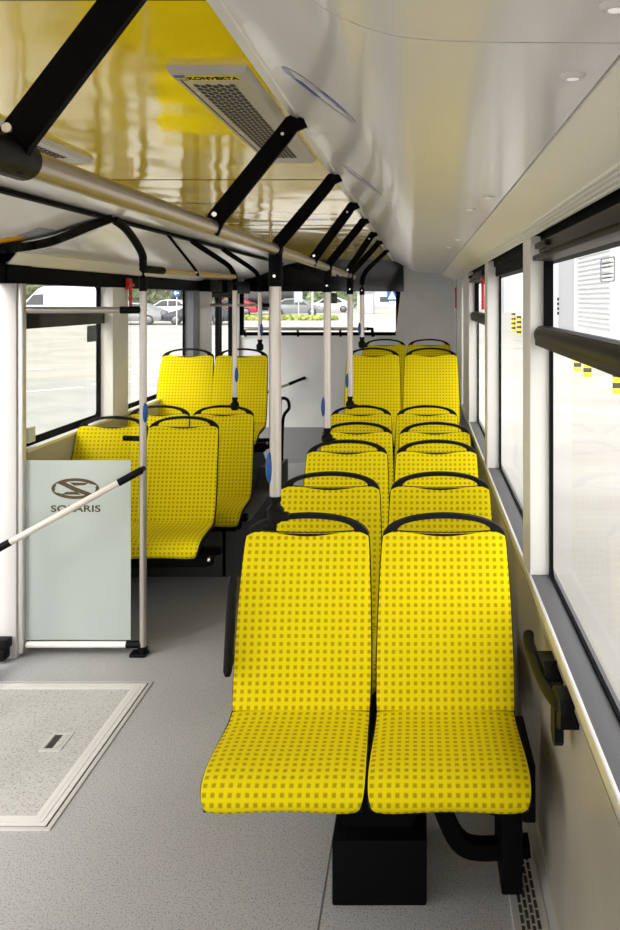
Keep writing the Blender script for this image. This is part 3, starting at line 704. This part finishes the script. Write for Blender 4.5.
vent(-.415, 'aluminium ceiling vent with slotted grille and yellow maker plate', 1, True)
vent(-1.13, 'aluminium ceiling vent on the left, half hidden behind the overhead rail', -1)
for i, (x, y, l) in enumerate([(.205, 1.18, 'largest round recessed spotlight in the white duct at upper right'), (.20, 2.56, 'upper one of the middle pair of small duct spotlights'), (.165, 2.90, 'lower one of the middle pair of small duct spotlights'), (.20, .90, 'round spotlight cut by the top right edge of the picture'),
                               (.19, 4.35, 'nearer of the farthest pair of small duct spotlights'), (.165, 5.0, 'farthest small duct spotlight')]):
    t = thing('ceiling_spotlight', l, 'light', (x, y, H+.302), 'recessed duct spotlights')
    bm = lathe(BM(), [(.009, -.006), (.013, -.006), (.017, -.002), (.018, .002)], (x, y, H+.302)); obj('bezel', bm, M_WHT, t)
    obj('lens', lathe(BM(), [(.004, -.0075), (.008, -.0065), (.008, -.005)], (x, y, H+.302)), M_LAMP, t)
def duct_z(x):
    for (a, za), (b, zb) in zip(prof, prof[1:]):
        if a <= x <= b: return za+(zb-za)*(x-a)/(b-a)
    return prof[0][1]
def duct_emblem(c, ax, half, mn, label):
    """thin ring print lying on the curved duct surface; c centre (x,y), ax major direction"""
    t = thing('duct_emblem', label, 'emblem', (c[0], c[1], duct_z(c[0])), 'oval emblems on the white duct')
    ax = Vector(ax).normalized(); pr = Vector((-ax.y, ax.x)); n = 48
    def ringpart(m_, a0, a1, name, k=.72):
        bm = BM(); prev = None
        N = max(4, int((a1-a0)/7.5))
        for i in range(N+1):
            a = math.radians(a0+(a1-a0)*i/N); q = []
            for kk, dz in ((1, -.0012), (k, -.0012)):
                kx = 1-(1-kk)*.45
                p = Vector(c)+ax*half*kx*math.cos(a)+pr*mn*kk*math.sin(a)
                q.append(bm.verts.new((p.x, p.y, duct_z(p.x)+dz)))
            if prev: bm.faces.new((prev[0], q[0], q[1], prev[1]))
            prev = q
        g = bmesh.ops.extrude_face_region(bm, geom=list(bm.faces))
        for v in [v for v in g['geom'] if isinstance(v, bmesh.types.BMVert)]: v.co.z += .0014
        obj(name, bm, m_, t, 0)
    ringpart(M_GREYP, -70, 70, 'grey_band', .62); ringpart(M_GREYP, 115, 245, 'grey_band', .62)
    ringpart(M_NAVY, 70, 115, 'blue_band', .5); ringpart(M_NAVY, 245, 290, 'blue_band', .5)
duct_emblem((-.19, 1.672), (.095, .15), .098, .042, 'blue and grey oval emblem on the white duct, the larger and nearer one')
duct_emblem((-.19, 2.85), (.10, .24), .135, .034, 'blue and grey oval emblem on the white duct, the smaller and farther one')

# ------------------------------------------------------------------ emergency hammers
def hammer(x, y, z, sgn, label):
    t = thing('emergency_hammer', label, 'hammer', (x, y, z), 'red emergency hammers')
    bm = BM(); box(bm, x-.012, x+.012, y-.035, y+.035, z+.04, z+.12, .006); obj('holder', bm, M_RED, t)
    bm = BM(); tube(bm, [(x-sgn*.012, y, z-.12), (x-sgn*.014, y, z+.10)], .011, 10); tube(bm, [(x-sgn*.014, y-.05, z+.075), (x-sgn*.014, y+.05, z+.075)], .012, 10); obj('hammer_body', bm, M_RED, t)
hammer(.41, 5.55, H+.06, 1, 'red emergency hammer between the second and third right pillars')
hammer(.395, 9.36, H+.03, 1, 'red emergency hammer at the far end of the right wall')
hammer(XL+.035, 6.12, H+.03, -1, 'red emergency hammer on the white pillar of the left wall')

# ------------------------------------------------------------------ floor hatch
fh = thing('floor_hatch', 'floor hatch of the wheelchair ramp with aluminium edging and recessed pull', 'hatch', (-1.7, 3.66, 0))
hx, hy0, hy1 = -1.29, 3.065, 4.26; hl_ = -2.10
def edge(n0, n1, z0, z1):
    bm = BM()
    prism(bm, [(hl_, hy1-n1), (hl_, hy1-n0), (hx-n0, hy1-n0), (hx-n1, hy1-n1)], 'XY', z0, z1)
    prism(bm, [(hx-n0, hy1-n0), (hx-n0, hy0+n0), (hx-n1, hy0+n1), (hx-n1, hy1-n1)], 'XY', z0, z1)
    prism(bm, [(hx-n0, hy0+n0), (hl_, hy0+n0), (hl_, hy0+n1), (hx-n1, hy0+n1)], 'XY', z0, z1)
    return bm
obj('outer_edging', edge(0, .016, .001, .005), M_ALU, fh, 20)
obj('gap', edge(.016, .024, .0005, .002), M_DARKG, fh, 20)
M_EDG = mat('pale anodised edging', (.74, .72, .70), .4, metal=.25)
for a, b, z in ((.024, .043, .005), (.045, .062, .006), (.064, .084, .005)): obj('inner_edging', edge(a, b, .001, z), M_EDG, fh, 20)
obj('cover_plate', box(BM(), hl_, hx-.084, hy0+.084, hy1-.084, .0005, .003), mottled('pale speckled hatch vinyl', (.22, .21, .20), (.50, .49, .475), 150, .4, .33, .47), fh, 20)
bm = BM(); ringprism(bm, rrect(-1.562, -1.474, 3.60, 3.76, .004), rrect(-1.548, -1.488, 3.62, 3.74, .003), 'XY', .003, .006); box(bm, -1.513, -1.49, 3.63, 3.67, .003, .006); box(bm, -1.513, -1.49, 3.69, 3.73, .003, .006); pp = obj('pull_plate', bm, M_ALU, fh, 20)
obj('pull_recess', box(BM(), -1.545, -1.516, 3.625, 3.735, .003, .0042), M_DARKG, pp, 0)
# welded seam in the vinyl
tag(obj('floor_seam', box(BM(), -.302, -.297, .5, 4.2, 0, .0008), M_SILL), 'thin dark welded seam in the grey floor beside the seat base', 'seam')

# ------------------------------------------------------------------ outside
def gz(y): 
    if y < 32: return -.33
    if y < 75: return -.33+.95*(y-32)/43
    return .62+.006*(y-75)
bm = BM(); ys = [-40, 0, 32, 53, 75, 120, 260]; prev = None
for y in ys:
    cur = [bm.verts.new((x, y, gz(y))) for x in (-150, -3, 3, 120)]
    if prev:
        for i in range(3): bm.faces.new((prev[i], prev[i+1], cur[i+1], cur[i]))
    prev = cur
struct('ground', bm, mottled('pale concrete yard', (.33, .32, .305), (.38, .37, .355), .5, .8))
for x, y, a in ((-8.9, 21.5, 1.0), (-8.0, 23.3, 1.0), (-12.3, 27.5, 1), (-16.8, 31, 1), (-9.2, 27.5, 1), (-7.2, 26, 1), (-5.8, 24, 1)):
    bm = BM(); v = [bm.verts.new((x+dx, y+dy, -.328)) for dx, dy in ((-.5, -.55), (-.42, -.65), (.5, .45), (.42, .55))]; bm.faces.new(v)
    g = bmesh.ops.extrude_face_region(bm, geom=list(bm.faces)); [setattr(q.co, 'z', -.322) for q in g['geom'] if isinstance(q, bmesh.types.BMVert)]
    tag(obj('road_marking', bm, M_WHITEP, None, 0), 'short white dash painted on the yard outside the left windows', 'road marking', 'white dashes on the yard')
# asphalt band
bm = BM(); prism(bm, [(-60, 33), (-14, 25), (-4, 23), (-4, 10), (-60, 10)], 'XY', -.3295, -.326)
struct('asphalt_band', bm, mottled('light grey asphalt', (.30, .305, .31), (.34, .345, .35), .8, .85))
M_CAR = {'white': mat('white car paint', (.50, .50, .52), .2), 'silver': mat('silver car paint', (.20, .21, .22), .25, metal=.3), 'dark': mat('dark car paint', (.02, .024, .035), .2), 'red': mat('red car paint', (.35, .02, .03), .2), 'black': mat('black car paint', (.012, .012, .014), .2)}
M_CGL = mat('dark car glass', (.03, .035, .04), .1); M_TYRE = mat('tyre rubber', (.02, .02, .02), .8); M_HUB = mat('wheel hub', (.14, .14, .15), .3, metal=.6)
def car(name, x, y, kind, paint, label, flip=1):
    z = gz(y)-.02; t = thing(name, label, 'van' if kind == 'van' else 'car', (x, y, z), None)
    if kind == 'van':
        L_, body = 5.6, [(-2.8, .35), (-2.8, 1.0), (-2.45, 1.15), (-1.75, 1.95), (-1.35, 2.35), (-.9, 2.5), (2.6, 2.55), (2.8, 2.3), (2.8, .35)]
        glass = [[(-2.3, 1.2), (-1.7, 1.9), (-1.0, 1.95), (-1.0, 1.2)]]; wh = (-1.9, 1.75)
    else:
        body = [(-2.15, .25), (-2.2, .62), (-2.05, .78), (-1.15, .92), (-.45, 1.38), (.1, 1.46), (.9, 1.42), (1.65, 1.0), (2.1, .92), (2.2, .6), (2.15, .25)]
        glass = [[(-.98, .93), (-.42, 1.32), (.05, 1.38), (.05, .93)], [(.12, .93), (.12, 1.38), (.85, 1.34), (1.35, .97)]]; wh = (-1.35, 1.35)
    hw = .9
    bm = BM(); prism(bm, [(x+flip*a, z+b) for a, b in body], 'XZ', y-hw, y+hw)
    bmesh.ops.bevel(bm, geom=list(bm.edges), offset=.06, segments=2, profile=.5, affect='EDGES'); obj('car_body', bm, M_CAR[paint], t)
    for g in glass:
        obj('side_window', prism(BM(), [(x+flip*a, z+b) for a, b in g], 'XZ', y-hw-.012, y-hw+.02), M_CGL, t, 0)
    for wx in wh:
        q = obj('wheel', lathe(BM(), [(.24, -hw-.03), (.33, -hw-.01), (.33, -hw+.2)], (x+flip*wx, y, z+.33), 'Y', 24), M_TYRE, t)
        obj('hub', lathe(BM(), [(.05, -hw-.06), (.19, -hw-.045), (.22, -hw-.03)], (x+flip*wx, y, z+.33), 'Y', 16), M_HUB, q)
def pxx(p, y): return (p-420)/F*y
car('panel_van', pxx(63, 62), 62, 'van', 'white', 'white panel van parked outside, seen in the leftmost window')
car('parked_car', pxx(132, 58), 58, 'car', 'silver', 'silver car parked outside, left half of the second left window')
car('parked_car', pxx(200, 58), 58, 'car', 'dark', 'dark blue car parked outside, right edge of the second left window')
car('parked_car', pxx(112, 68), 68, 'car', 'white', 'white car behind the silver car in the parking lot')
car('parked_car', pxx(170, 68), 68, 'car', 'white', 'white car behind the dark blue car in the parking lot')
car('parked_car', pxx(232, 73), 73, 'car', 'red', 'dark red car seen through the rear door glass')
car('parked_van', pxx(262, 76), 76, 'van', 'black', 'black van parked outside, left part of the rear window')
car('parked_car', pxx(297, 72), 72, 'car', 'silver', 'grey car parked outside behind the rear window', -1)
car('parked_car', pxx(330, 84), 84, 'car', 'white', 'pale car parked far behind the rear window')
# low fence behind the cars
M_LEAF = mottled('tree foliage', (.035, .05, .022), (.14, .16, .08), 1.5, .8); M_LEAF2 = mottled('pale foliage', (.16, .22, .11), (.32, .38, .24), 1.5, .8); M_BARK = mat('bark', (.09, .07, .05), .9)
def tree(x, y, h, wd, m, label, group='trees beyond the yard'):
    z = gz(y); t = thing('tree', label, 'tree', (x, y, z), group); bm = BM(); rnd = random.Random(int(x*10+y))
    for k in range(26):
        a = rnd.uniform(0, 6.28); rr = rnd.uniform(0, .5)*wd; zz = h*rnd.uniform(.10, .85)
        r = wd*rnd.uniform(.2, .3)
        q = bmesh.ops.create_icosphere(bm, subdivisions=3, radius=r, matrix=Matrix.Translation((x+rr*math.cos(a), y+rr*math.sin(a)*.6, z+zz)))
        for v in q['verts']:
            c = Vector((x+rr*math.cos(a), y+rr*math.sin(a)*.6, z+zz)); v.co = c+(v.co-c)*rnd.uniform(.78, 1.22)
    obj('foliage', bm, m, t, 0)
    obj('trunk', tube(BM(), [(x, y, z), (x+.1, y, z+h*.6)], .22, 8), M_BARK, t)
for i, p in enumerate(range(-60, 270, 50)):
    y = 88+(i % 2)*5; tree(pxx(p, y), y, 9.5+(i % 4), 6.5, M_LEAF, 'dark leafy tree beyond the parked cars left of the bus')
for i, p in enumerate((262, 290, 318, 345)):
    y = 105+(i % 2)*6; tree(pxx(p, y), y, 6.5+(i % 2)*1.5, 4.6, M_LEAF2 if i > 1 else M_LEAF, 'leafy tree standing behind the rear window')
# low hedge in front of the rear car
bm = BM()
for k in range(34):
    xx = pxx(235, 64)+k*.22; q = bmesh.ops.create_icosphere(bm, subdivisions=2, radius=.27, matrix=Matrix.Translation((xx, 64+random.uniform(-.2, .2), gz(64)+.12)))
    for v in q['verts']: v.co += Vector((random.uniform(-.06, .06),)*3)
tag(obj('hedge', bm, mottled('hedge leaves', (.10, .16, .03), (.32, .33, .07), 4, .8), None, 0), 'low green hedge along the kerb in front of the grey car', 'hedge')
# road signs and lamp posts
def sign(x, y, zc, shape, label):
    t = thing('road_sign', label, 'sign', (x, y, gz(y)))
    obj('post', tube(BM(), [(x, y+.05, gz(y)), (x, y+.05, zc+.2)], .035, 10), M_ALU, t)
    if shape == 'round':
        obj('sign_plate', lathe(BM(), [(.26, -.02), (.26, .02)], (x, y, zc), 'Y', 28), M_BLUE, t)
        bm = BM(); prism(bm, [(x-.16, zc+.0), (x-.02, zc+.15), (x-.02, zc+.05), (x+.15, zc+.05), (x+.15, zc-.05), (x-.02, zc-.05), (x-.02, zc-.15)], 'XZ', y-.035, y-.02); obj('arrow', bm, M_WHITEP, t, 0)
    elif shape == 'square':
        obj('sign_plate', box(BM(), x-.24, x+.24, y-.02, y+.02, zc-.26, zc+.26, .01), M_BLUE, t)
        obj('triangle', prism(BM(), [(x-.19, zc-.17), (x+.19, zc-.17), (x, zc+.2)], 'XZ', y-.03, y-.02), M_WHITEP, t, 0)
        obj('walking_figure', sweep(BM(), [(x+.05, y-.035, zc-.15), (x, y-.035, zc-.05), (x, y-.035, zc+.06)], rect(.045, .01), Vector((0, 1, 0))), M_BLKM, t)
    else:
        obj('sign_plate', box(BM(), x-.3, x+.3, y-.02, y+.02, zc-.4, zc+.4, .01), M_GREYP, t)
sign(pxx(176.5, 55), 55, H+7/F*55, 'round', 'round blue road sign seen at the top of the second left window')
sign(pxx(392, 42), 42, H+4.5/F*42, 'square', 'square blue pedestrian crossing sign at the right of the rear window')
sign(pxx(298.5, 66), 66, H+3/F*66, 'plate', 'pale rectangular sign on a post behind the rear window')
for p, y in ((312.5, 68), (246, 80)):
    t = thing('lamp_post', 'thin pale lamp post outside the %s' % ('rear window' if p > 300 else 'rear door'), 'lamp post', (pxx(p, y), y, gz(y)))
    obj('mast', tube(BM(), [(pxx(p, y), y, gz(y)), (pxx(p, y), y, 7.5)], .07, 10), M_ALU, t)
    obj('lamp_head', box(BM(), pxx(p, y)-.2, pxx(p, y)+.9, y-.1, y+.1, 7.4, 7.55, .03), M_ALU, t)
# bollards
M_BY = mat('bollard yellow', (.85, .55, .02), .5); M_BK = mat('bollard black', (.03, .03, .03), .5)
for i, (p, y) in enumerate(((577.5, 27.0), (587.5, 25.0), (617.5, 20.5), (513.5, 50), (519, 46), (640, 18.5))):
    x = pxx(p, y); z = gz(y)
    t = thing('bollard', ['bollard below the near hopper rail, leftmost of the three', 'bollard below the near hopper rail, middle of the three', 'bollard cut by the right edge of the picture', 'far bollard in the second window, left one', 'far bollard in the second window, right one', 'bollard just outside the right edge'][i]+', striped black and yellow', 'bollard', (x, y, z), 'striped bollards on the yard')
    for k in range(8):
        bm = BM(); lathe(bm, [(.115, z+k*.13), (.115, z+(k+1)*.13)], (x, y, 0), 'Z', 14); obj('stripe', bm, M_BK if k % 2 else M_BY, t)
# pale industrial buildings on the right
M_CLAD = mat('pale cladding', (.62, .63, .65), .6)
tb = thing('warehouse', 'pale ribbed warehouse outside the right windows', 'building', (12, 48, -.33))
bm = BM(); box(bm, 7.9, 18, 34, 76, -.33, 9)
obj('wall_block', bm, M_CLAD, tb, 0)
bm = BM()
for k in range(22): box(bm, 7.84, 7.92, 36.5, 44.0, .6+k*.22, .66+k*.22)
obj('louvre_panel', bm, mat('louvre grey', (.42, .43, .44), .6), tb, 0)
bm = BM(); box(bm, 7.86, 7.92, 45, 50, 0, 4.2); box(bm, 7.86, 7.92, 54, 58, 0, 4.2); obj('gate', bm, mat('gate grey', (.36, .37, .40), .6), tb, 0)
to = thing('office_block', 'tall plain grey block beyond the warehouse in the second right window', 'building', (8.5, 100, 0))
obj('wall_block', box(BM(), 8.0, 12.5, 84, 100, 0, 14), mat('office grey', (.40, .41, .43), .6), to, 0)
tk = thing('transformer_kiosk', 'small grey kiosk seen in the middle of the rear window', 'kiosk', (pxx(365, 78), 78, gz(78)))
obj('kiosk_wall', box(BM(), pxx(358, 78), pxx(374, 78), 77, 79, gz(78), gz(78)+1.9, .04), mat('kiosk grey', (.4, .4, .41), .6), tk)
obj('kiosk_roof', box(BM(), pxx(357, 78), pxx(375, 78), 76.8, 79.2, gz(78)+1.9, gz(78)+2.02, .03), M_CLAD, tk)
tk = thing('low_building', 'low pale building at the right of the rear window', 'building', (pxx(392, 120), 120, gz(120)))
obj('wall_block', box(BM(), pxx(378, 120), pxx(408, 120), 120, 128, gz(120), gz(120)+1.9, .04), M_CLAD, tk)
obj('window_band', box(BM(), pxx(380, 120), pxx(389, 120), 119.95, 120, gz(120)+.7, gz(120)+1.4), M_CGL, tk)
